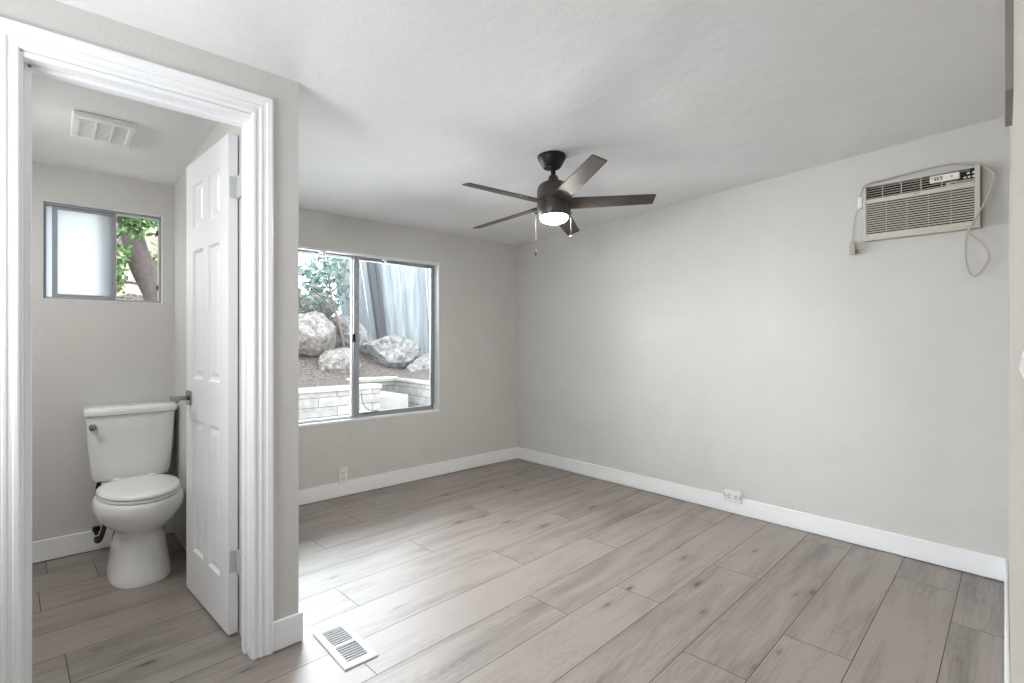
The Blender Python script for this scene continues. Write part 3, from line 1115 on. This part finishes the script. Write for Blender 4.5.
# front bezel: rim, cross rail and control surround
bz = MB()
ZR0, ZR1 = 1.976, 1.998
bz.box(FXP, -0.02, AY0, AY0 + 0.022, AZ0 + 0.008, AZ1).box(FXP, -0.02, AY1 - 0.016, AY1, AZ0 + 0.008, AZ1)
bz.box(FXP, -0.02, AY0 + 0.022, AY1 - 0.016, AZ0 + 0.008, AZ0 + 0.032).box(FXP, -0.02, AY0 + 0.022, AY1 - 0.016, AZ1 - 0.012, AZ1)
bz.box(FXP, -0.02, AY0 + 0.022, AY1 - 0.016, ZR0, ZR1)
bz.box(FXP + 0.002, -0.02, AY0 + 0.022, -3.318, ZR1, 2.016)
bz.build('front_bezel', M['ac'], ac, bevel=0.003)
gr = MB()
ns = 14
pz = (ZR0 - AZ0 - 0.032) / ns
for k in range(ns + 1):
    z = AZ0 + 0.032 + pz * k
    gr.box(FXP + 0.002, FXP + 0.010, AY0 + 0.022, AY1 - 0.016, z - 0.0027, z + 0.0027)
for k in range(1, 5):
    y = AY0 + 0.022 + (AY1 - AY0 - 0.038) * k / 5
    gr.box(FXP + 0.012, FXP + 0.016, y - 0.0009, y + 0.0009, AZ0 + 0.03, ZR0)
gr.build('intake_grille', M['ac'], ac)
lo = MB()
for k in range(5):
    z = ZR1 + 0.008 + 0.0132 * k
    ye = -3.318 if z < 2.018 else -3.36
    lo.box(FXP + 0.010, FXP + 0.018, ye, AY1 - 0.016, z - 0.0011, z + 0.0011)
for k in range(4):
    y = AY1 - 0.016 - 0.085 * (k + 1) + 0.01
    lo.box(FXP + 0.006, FXP + 0.018, y - 0.0018, y + 0.0018, ZR1, AZ1 - 0.012)
lo.build('outlet_louvres', M['ac'], ac)
cp = MB().box(FXP + 0.003, -0.02, AY0 + 0.022, -3.362, 2.016, AZ1 - 0.012).build('control_panel', M['dark'], ac)
for y, z in ((-3.425, 2.026), (-3.408, 2.026), (-3.392, 2.026), (-3.425, 2.046), (-3.405, 2.046)):
    MB().box(FXP - 0.001, FXP + 0.004, y - 0.005, y + 0.005, z - 0.004, z + 0.004).build('control_button', M['remote'], cp)
MB().box(FXP - 0.001, FXP + 0.004, -3.41, -3.37, 2.056, 2.064).build('status_strip', M['grey_slot'], cp)
MB().box(FXP - 0.0008, FXP + 0.002, -3.425, -3.335, 2.004, 2.010).build('function_label', M['grey_slot'], ac)
mk = MB()
mk.lathe([(0.0001, 0.0), (0.0045, 0.0)], (0, 0, 0), 16, Matrix.Translation((FXP - 0.0006, -3.192, 1.987)) @ Matrix.Rotation(R(90), 4, 'Y'), cap=False)
mk.box(FXP - 0.0008, FXP + 0.001, -3.209, -3.201, 1.984, 1.990)
mk.build('maker_badge', M['grey_slot'], ac)
cxp = -0.066
cord_pts = [(-2.925, 1.998), (-2.935, 2.031), (-2.97, 2.078), (-3.042, 2.100), (-3.134, 2.109), (-3.222, 2.115), (-3.306, 2.118), (-3.37, 2.107), (-3.432, 2.086),
            (-3.474, 2.055), (-3.498, 2.018), (-3.491, 1.954), (-3.466, 1.878), (-3.432, 1.803), (-3.405, 1.745), (-3.391, 1.674), (-3.394, 1.585), (-3.413, 1.532),
            (-3.44, 1.534), (-3.474, 1.592), (-3.479, 1.632), (-3.455, 1.686), (-3.409, 1.739), (-3.402, 1.764)]
pp = []
for i, (y, z) in enumerate(cord_pts):
    xx = -0.066
    if i < 2:
        xx = -0.03
    elif z > 2.084:
        xx = -0.02
    elif 15 <= i <= 21:
        xx = -0.02 if i < 20 else -0.035
    elif i >= 22:
        xx = -0.03
    elif i in (9, 10):
        xx = -0.05
    pp.append((xx, y, z))
cd = MB().tube(smooth_path(pp, 8), 0.0042, 8).build('power_cord', M['cord'], ac, smooth=True)
MB().box(-0.044, -0.012, -2.952, -2.926, 1.955, 2.025).build('breaker_block', M['plate'], cd, bevel=0.005)
MB().tube(smooth_path([(-0.03, -2.935, 1.957), (-0.03, -2.918, 1.94), (-0.03, -2.907, 1.88), (-0.03, -2.900, 1.80), (-0.03, -2.897, 1.765)], 6), 0.0035, 8).build('cord_tail', M['cord'], cd, smooth=True)
pg = MB().loft([[Vector((x, y, z)) for x, y in ((-0.045, -2.914), (-0.045, -2.884), (-0.015, -2.884), (-0.015, -2.914))] for z in (1.695, 1.755)] +
               [[Vector((x, y, 1.775)) for x, y in ((-0.037, -2.906), (-0.037, -2.892), (-0.023, -2.892), (-0.023, -2.906))]]).build('plug', M['cord'], cd, bevel=0.003)
MB().box(-0.034, -0.032, -2.93, -2.913, 1.715, 1.722).box(-0.034, -0.032, -2.93, -2.913, 1.702, 1.709).build('plug_prongs', M['alu_dark'], cd)

rc = empty('remote_control', (-0.06, -3.314, 2.04), 'white remote control lying across the air conditioner front beside its control panel', 'remote control')
RM = Matrix.Translation((FXP - 0.0085, -3.314, 2.0415)) @ Matrix.Rotation(R(0), 4, 'X')
MB().box(-0.008, 0.008, -0.060, 0.060, -0.0185, 0.0185, RM).build('remote_body', M['remote'], rc, bevel=0.005)
# dark printed key marks on the remote
for nm, rects in (('key_mark', [(0.047, 0.052, 0.001, 0.006)]),
                  ('key_mark', [(0.032, 0.040, -0.009, -0.006), (0.032, 0.035, -0.009, 0.008), (0.037, 0.040, -0.009, 0.008)]),
                  ('key_mark', [(0.020, 0.028, -0.009, -0.006), (0.025, 0.028, -0.009, 0.008), (0.020, 0.023, 0.0, 0.008)]),
                  ('key_mark', [(0.008, 0.016, -0.009, -0.0065), (0.008, 0.016, -0.001, 0.0015), (0.008, 0.016, 0.006, 0.0085), (0.013, 0.016, -0.001, 0.008), (0.008, 0.011, -0.009, 0.0)]),
                  ('key_mark', [(-0.032, -0.026, -0.003, 0.003)])):
    q = MB()
    for a, b_, c_, d_ in rects:
        q.box(-0.0092, -0.007, a, b_, c_, d_, RM)
    q.build(nm, M['dark'], rc)

# ---------------------------------------------------------------- wall plates and floor register
o1 = empty('wall_outlet', (-1.84, 0, 0.158), 'upright white power outlet on the window wall above the baseboard', 'outlet')
MB().box(-1.877, -1.803, -0.021, -0.0, 0.104, 0.218).build('cover_plate', M['plate'], o1, bevel=0.003)
for z in (0.138, 0.184):
    f = MB().box(-1.857, -1.823, -0.0235, -0.020, z - 0.015, z + 0.015).build('receptacle', M['plate'], o1, bevel=0.003)
    MB().box(-1.8495, -1.8465, -0.0242, -0.023, z - 0.003, z + 0.008).box(-1.8335, -1.8305, -0.0242, -0.023, z - 0.003, z + 0.008).box(-1.8425, -1.8375, -0.0242, -0.023, z - 0.011, z - 0.007).build(
        'slots', M['dark'], f)
o2 = empty('wall_outlet', (0, -2.19, 0.126), 'sideways white power outlet straddling the baseboard top on the right wall', 'outlet')
MB().box(-0.024, 0.0, -2.250, -2.132, 0.080, 0.156).build('cover_plate', M['plate'], o2, bevel=0.003)
for y in (-2.214, -2.168):
    f = MB().box(-0.0262, -0.0235, y - 0.016, y + 0.016, 0.102, 0.135).build('receptacle', M['plate'], o2, bevel=0.003)
    MB().box(-0.0272, -0.026, y - 0.009, y + 0.004, 0.125, 0.1295).box(-0.0272, -0.026, y - 0.009, y + 0.004, 0.1075, 0.112).box(-0.0272, -0.026, y + 0.007, y + 0.012, 0.116, 0.122).build('slots', M['dark'], f)
for y in (-2.243, -2.139):
    MB().box(-0.0252, -0.0238, y - 0.003, y + 0.003, 0.108, 0.132).build('end_slot', M['grey_slot'], o2)

sw = empty('light_switch', back(2.82, 0, 1.18), 'small white wall switch cut off by the right edge of the picture', 'light switch')
q = MB()
q.add([back(s_, d, z) for d in (-0.003, 0.0) for s_, z in ((2.73, 1.168), (2.93, 1.168), (2.93, 1.19), (2.87, 1.19))], [(0, 1, 2, 3), (7, 6, 5, 4), (0, 4, 5, 1), (1, 5, 6, 2), (2, 6, 7, 3), (3, 7, 4, 0)])
q.build('cover_plate', M['plate'], sw)
q = MB()
q.add([back(s_, d, z) for s_ in (2.90, 2.91) for d, z in ((-0.003, 1.172), (-0.005, 1.176), (-0.005, 1.182), (-0.003, 1.186))],
      [(0, 1, 2, 3), (7, 6, 5, 4), (0, 4, 5, 1), (1, 5, 6, 2), (2, 6, 7, 3), (3, 7, 4, 0)])
q.build('toggle', M['plate'], sw)

RX, RY = -2.637, -1.824
reg = empty('floor_register', (RX, RY, 0), 'white louvred floor register set in the planks by the partition corner', 'floor vent')
RMx = Matrix.Translation((RX, RY, 0))
q = MB()
rw, rl = 0.066, 0.153


def reg_frame(mb):
    o_, i_ = 0.0, 0.007
    outer = [(-rw, -rl), (rw, -rl), (rw, rl), (-rw, rl)]
    inner = [(-rw + 0.024, -rl + 0.026), (rw - 0.024, -rl + 0.026), (rw - 0.024, rl - 0.026), (-rw + 0.024, rl - 0.026)]
    mid = [(-rw + 0.006, -rl + 0.006), (rw - 0.006, -rl + 0.006), (rw - 0.006, rl - 0.006), (-rw + 0.006, rl - 0.006)]
    rings = [[RMx @ Vector((x, y, 0.001)) for x, y in outer], [RMx @ Vector((x, y, 0.004)) for x, y in outer], [RMx @ Vector((x, y, 0.0075)) for x, y in mid],
             [RMx @ Vector((x, y, 0.0075)) for x, y in inner], [RMx @ Vector((x, y, 0.001)) for x, y in inner]]
    mb.loft(rings, cap=False)


reg_frame(q)
q.build('register_frame', M['register'], reg)
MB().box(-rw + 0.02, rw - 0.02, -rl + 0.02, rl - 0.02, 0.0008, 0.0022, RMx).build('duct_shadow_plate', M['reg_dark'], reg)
q = MB()
nl = 16
for k in range(nl):
    y = -rl + 0.026 + (2 * rl - 0.052) * (k + 0.5) / nl
    q.add([RMx @ Vector((x, y + dy, z)) for x in (-rw + 0.024, rw - 0.024) for dy, z in ((-0.0024, 0.0030), (-0.0016, 0.0030), (0.0014, 0.0070), (0.0004, 0.0070))],
          [(0, 1, 2, 3), (7, 6, 5, 4), (0, 4, 5, 1), (1, 5, 6, 2), (2, 6, 7, 3), (3, 7, 4, 0)])
q.build('louvres', M['register'], reg)
MB().box(-rw + 0.024, rw - 0.024, -0.004, 0.004, 0.0022, 0.0076, RMx).build('centre_bar', M['register'], reg)


# ---------------------------------------------------------------- outdoors
def sstep(a, b_, t):
    t = max(0, min(1, (t - a) / (b_ - a)))
    return t * t * (3 - 2 * t)


def terrain(x, y):
    d = max(0.0, y - 2.27, (x + 0.08) if y > 0.9 and x > -0.1 else 0.0)
    z = 0.69 + 0.26 * min(d, 0.75) + 0.09 * max(0, d - 0.75)
    near = sstep(0.0, 0.5, d)
    left = sstep(0.7, -0.6, x)
    z += left * (0.10 * sstep(1.9, 3.0, y) + 0.85 * sstep(3.2, 4.8, y))
    far = sstep(-1.3, -2.2, x)
    z += far * 3.4 * sstep(2.2, 6.5, y)
    z += near * 0.05 * noise.noise(Vector((x * 1.7, y * 1.7, 0))) + 0.02 * near * noise.noise(Vector((x * 6, y * 6, 3)))
    return z


def grid_mesh(x0, x1, y0, y1, nx, ny, fz):
    mb = MB()
    vs = [(x0 + (x1 - x0) * i / nx, y0 + (y1 - y0) * j / ny, fz(x0 + (x1 - x0) * i / nx, y0 + (y1 - y0) * j / ny)) for j in range(ny + 1) for i in range(nx + 1)]
    fs = [(j * (nx + 1) + i, j * (nx + 1) + i + 1, (j + 1) * (nx + 1) + i + 1, (j + 1) * (nx + 1) + i) for j in range(ny) for i in range(nx)]
    return mb.add(vs, fs)


def nook(x, y):
    """the stepped nook cut into the soil behind the front wall's end"""
    z = terrain(x, y)
    return z


tag(grid_mesh(-9, -0.085, 2.27, 9, 100, 80, terrain).build('hillside_ground', M['soil'], smooth=True), 'brown leaf-littered soil slope beyond the main window', 'ground', kind='structure')
tag(grid_mesh(-0.09, 6, 1.0, 9, 60, 70, terrain).build('hillside_ground', M['soil'], smooth=True), 'brown soil bank below the fence, right of the main window view', 'ground', kind='structure')
tag(grid_mesh(-9, -0.79, 1.56, 2.42, 80, 12, terrain).build('hillside_ground', M['soil'], smooth=True), 'soil bed directly behind the low block wall', 'ground', kind='structure')
tag(MB().box(-9, 6, 0.145, 2.5, -0.1, 0.05).build('outdoor_paving', M['patio']), 'concrete strip outside below the windows', 'paving', kind='structure')
tag(grid_mesh(-9, -1.75, 2.9, 8.9, 60, 50, lambda x, y: terrain(x, y) + 0.04 - 0.3 * sstep(-1.95, -1.75, x) + 0.16 * noise.noise(Vector((x * 2.3, y * 2.3, 1)))).build('rocky_bank', M['hill'], smooth=True),
    'dry tan rocky bank behind the tree outside the small window', 'slope', kind='structure')

# low block walls around the nook
tag(MB().box(-9, -0.75, 1.45, 1.60, 0.05, 0.655).build('garden_wall', M['block'], bevel=0.006).id_data, 'low pale block wall nearest the main window', 'wall', kind='structure')
tag(MB().box(-9, -0.735, 1.44, 1.615, 0.655, 0.70).build('garden_wall_cap', M['cap'], bevel=0.008), 'pale cap course along the nearest low block wall', 'wall cap', kind='structure')
tag(MB().box(-0.9, 0.05, 2.24, 2.29, 0.05, 0.655).box(-0.12, -0.07, 1.0, 2.24, 0.05, 0.655).build('garden_wall', M['block'], bevel=0.006), 'block wall turning the corner behind the steps', 'wall', kind='structure')
tag(MB().box(-0.9, 0.06, 2.225, 2.29, 0.655, 0.70).box(-0.135, -0.07, 1.0, 2.225, 0.655, 0.70).build('garden_wall_cap', M['cap'], bevel=0.008), 'pale cap course on the corner block wall', 'wall cap', kind='structure')
tag(MB().box(-0.745, -0.30, 1.60, 2.22, 0.05, 0.54).build('garden_step', M['cap'], bevel=0.01), 'pale concrete step in the corner of the block walls', 'step')
tag(MB().box(-0.745, -0.14, 1.30, 1.58, 0.05, 0.36).build('garden_step', M['cap'], bevel=0.01), 'lower pale concrete step before the corner of the block walls', 'step')


def boulder(loc, size, seed, mat, label, rot=0.0, flat=0.0):
    bm = bmesh.new()
    bmesh.ops.create_icosphere(bm, subdivisions=5, radius=1.0)
    rnd = random.Random(seed)
    planes = []
    for _ in range(11):
        nrm = Vector((rnd.uniform(-1, 1), rnd.uniform(-1, 1), rnd.uniform(-0.6, 1))).normalized()
        planes.append((nrm, rnd.uniform(0.62, 0.88)))
    for v in bm.verts:
        q = v.co.copy()
        for nrm, d in planes:
            e = q.dot(nrm) - d
            if e > 0:
                q -= nrm * e * 0.98
        q *= 1 + 0.06 * noise.noise(q * 2.2 + Vector((seed, 0, 0))) + 0.05 * noise.noise(q * 5 + Vector((0, seed, 0))) + 0.03 * noise.noise(q * 13)
        v.co = q
    S = Matrix.Rotation(rot, 4, 'Z') @ Matrix.Diagonal((*size, 1))
    for v in bm.verts:
        v.co = S @ v.co
    me = bpy.data.meshes.new('boulder')
    bm.to_mesh(me)
    bm.free()
    me.materials.append(mat)
    me.polygons.foreach_set('use_smooth', [True] * len(me.polygons))
    me.set_sharp_from_angle(angle=R(38))
    o = bpy.data.objects.new('boulder', me)
    COL.objects.link(o)
    o.location = loc
    tag(o, label, 'rock', 'boulders on the slope outside')


boulder((-0.90, 2.98, 1.27), (0.38, 0.32, 0.30), 3, M['rock_tan'], 'largest pale boulder left of the window mullion', 0.2)
boulder((-0.10, 3.40, 1.20), (0.30, 0.26, 0.28), 5, M['rock'], 'grey boulder showing just beside the mullion under the fence post', 0.7)
boulder((-0.72, 2.62, 0.90), (0.32, 0.24, 0.22), 8, M['rock_tan'], 'low rock half sunk in soil under the large boulder', 0.1)
boulder((0.10, 2.80, 1.02), (0.44, 0.27, 0.26), 13, M['rock'], 'long slab-shaped boulder in the right-hand pane', -0.75)
boulder((0.46, 2.28, 0.80), (0.34, 0.24, 0.20), 21, M['rock'], 'pale boulder lowest at the right edge of the main window', -0.5)
boulder((-0.95, 4.3, 1.95), (0.42, 0.3, 0.22), 34, M['rock_tan'], 'weathered rock highest on the slope at the left pane edge', 0.4)
boulder((-0.42, 4.1, 1.72), (0.30, 0.28, 0.22), 41, M['rock_tan'], 'tan rock on the slope behind the shrub', 1.1)
boulder((-1.0, 3.75, 1.62), (0.26, 0.2, 0.15), 55, M['rock'], 'small grey rock above the largest boulder', 0.9)
boulder((-0.05, 4.0, 1.42), (0.30, 0.24, 0.20), 61, M['rock'], 'shadowed rock between the mullion and the fence foot', 0.3)
boulder((-2.85, 5.0, 3.05), (0.45, 0.3, 0.12), 72, M['rock_tan'], 'flat tan rock on the bank outside the small window', 0.4)

# board fence, running nearly away from the viewer, boards fanning to the left at its far end
F0, F1 = Vector((0.72, 5.5, 0)), Vector((1.36, 1.95, 0))
fdir = (F1 - F0).normalized()
fnor = Vector((-fdir.y, fdir.x, 0))
fence = empty('board_fence', (F0.x, F0.y, 0.9), 'weathered pale blue board fence leaning on the slope beyond the window', 'fence')
flen = (F1 - F0).length
nbd = 24
for k in range(nbd):
    t = (k + 0.5) / nbd
    c = F0 + fdir * (flen * t)
    lean = 0.13 * (1 - t) ** 1.3 + random.uniform(-0.006, 0.006)
    w = flen / nbd / 2 + 0.006
    zb = terrain(c.x, c.y) - 0.1
    h = 2.15 + random.uniform(-0.05, 0.05)
    d0 = (0.0, 0.022)[k % 2] + random.uniform(-0.004, 0.004)
    q = MB()
    vs = []
    for s_ in (-w - 0.004 * (k % 2), w + 0.004 * (k % 2)):
        for d in (d0, d0 + 0.02):
            for zz in (0, h):
                p_ = c + fdir * s_ - fdir * (lean * zz * 1.0) + fnor * d - Vector((0.12 * zz * (1 - t), 0, 0))
                vs.append((p_.x, p_.y, zb + zz))
    q.add(vs, [(0, 1, 3, 2), (4, 6, 7, 5), (0, 4, 5, 1), (2, 3, 7, 6), (0, 2, 6, 4), (1, 5, 7, 3)])
    q.build('fence_board', M['fence'], fence)

pst = MB()
for (ax, ay, az, bx, by, bz_, w) in ((0.80, 4.33, 1.05, 0.56, 4.36, 2.75, 0.05), (0.875, 4.30, 1.0, 0.65, 4.33, 2.75, 0.022)):
    pst.loft([[Vector((ax + dx * w, ay + dy * w, az)) for dx, dy in ((-1, -1), (1, -1), (1, 1), (-1, 1))], [Vector((bx + dx * w, by + dy * w, bz_)) for dx, dy in ((-1, -1), (1, -1), (1, 1), (-1, 1))]])
tag(pst.build('fence_post', M['post']), 'dark weathered double post leaning against the board fence', 'post')


def foliage(name, mat, parent, center, rad, n, size, seed, spread=None):
    rnd = random.Random(seed)
    me = bpy.data.meshes.new(name)
    bm = bmesh.new()
    tl = bm.loops.layers.float_color.new('tone')
    og = origin_of(parent)
    clumps = [Vector((rnd.gauss(0, 0.5), rnd.gauss(0, 0.5), rnd.gauss(0, 0.5))) for _ in range(spread or 26)]
    for _ in range(n):
        c = rnd.choice(clumps)
        q = c + Vector((rnd.gauss(0, 0.16), rnd.gauss(0, 0.16), rnd.gauss(0, 0.16)))
        if q.length > 1.15:
            continue
        p_ = Vector((center[0] + q.x * rad[0], center[1] + q.y * rad[1], center[2] + q.z * rad[2])) - og
        d = Vector((rnd.gauss(0, 1), rnd.gauss(0, 1), rnd.gauss(-0.4, 0.7))).normalized()
        s_ = d.cross(Vector((rnd.gauss(0, 1), rnd.gauss(0, 1), rnd.gauss(0, 1)))).normalized()
        u = d.cross(s_)
        L = size * rnd.uniform(0.7, 1.3)
        w = L * 0.24
        pts = [p_, p_ + d * L * 0.3 + s_ * w + u * w * 0.3, p_ + d * L * 0.7 + s_ * w * 0.8 + u * w * 0.2, p_ + d * L - u * w * 0.4,
               p_ + d * L * 0.7 - s_ * w * 0.8 + u * w * 0.2, p_ + d * L * 0.3 - s_ * w + u * w * 0.3]
        mid = [p_ + d * L * 0.3, p_ + d * L * 0.7]
        V = [bm.verts.new(a) for a in pts + mid]
        t = rnd.random()
        for idx in ((0, 1, 6), (1, 2, 7, 6), (2, 3, 7), (3, 4, 7), (4, 5, 6, 7), (5, 0, 6)):
            f = bm.faces.new([V[i] for i in idx])
            f.smooth = True
            for lp in f.loops:
                lp[tl] = (t, t, t, 1)
    bm.to_mesh(me)
    bm.free()
    me.materials.append(mat)
    o = bpy.data.objects.new(name, me)
    COL.objects.link(o)
    o.parent = parent
    return o


sh = empty('garden_shrub', (-0.42, 3.25, 1.0), 'grey-green leafy shrub above the boulders in the left pane', 'shrub')
st = MB().tube(smooth_path([(-0.38, 3.20, 0.98), (-0.40, 3.25, 1.25), (-0.46, 3.30, 1.55), (-0.54, 3.35, 1.95), (-0.56, 3.35, 2.4)]), [0.024] * 13 + [0.014] * 12, 8)
st.tube(smooth_path([(-0.46, 3.30, 1.55), (-0.66, 3.3, 1.78), (-0.86, 3.3, 1.95)]), 0.012, 6)
st.tube(smooth_path([(-0.54, 3.35, 1.85), (-0.38, 3.3, 2.05), (-0.31, 3.3, 2.35)]), 0.012, 6)
st.build('stem', M['stem'], sh, smooth=True)
foliage('foliage', M['leaf_grey'], sh, (-0.62, 3.4, 2.05), (0.46, 0.3, 0.50), 1100, 0.085, 5, 40)

tr = empty('garden_tree', (-2.62, 2.1, 0.7), 'leaning grey-trunked tree with green leaves outside the small window', 'tree')
MB().tube(smooth_path([(-2.45, 2.1, 0.7), (-2.62, 2.1, 1.3), (-2.74, 2.1, 1.62), (-2.86, 2.1, 1.92), (-2.95, 2.1, 2.3), (-3.02, 2.1, 2.9), (-2.95, 2.15, 3.6)]),
          [0.12] * 7 + [0.11] * 6 + [0.10] * 6 + [0.09] * 6 + [0.075] * 6 + [0.06] * 6, 14).build('trunk', M['bark'], tr, smooth=True)
for pts in ([(-2.92, 2.1, 2.2), (-3.1, 1.95, 2.3), (-3.3, 1.85, 2.25)], [(-2.80, 2.1, 1.70), (-2.98, 2.0, 1.72), (-3.12, 1.95, 1.66)]):
    MB().tube(smooth_path(pts), 0.012, 6).build('branch', M['bark'], tr, smooth=True)
foliage('foliage', M['leaf_green'], tr, (-2.98, 2.0, 2.36), (0.5, 0.4, 0.26), 950, 0.065, 9, 30)
foliage('foliage', M['leaf_green'], tr, (-3.10, 2.0, 1.86), (0.15, 0.3, 0.36), 300, 0.06, 19, 14)
foliage('foliage', M['leaf_green'], tr, (-2.72, 2.35, 1.95), (0.14, 0.2, 0.36), 220, 0.06, 23, 12)
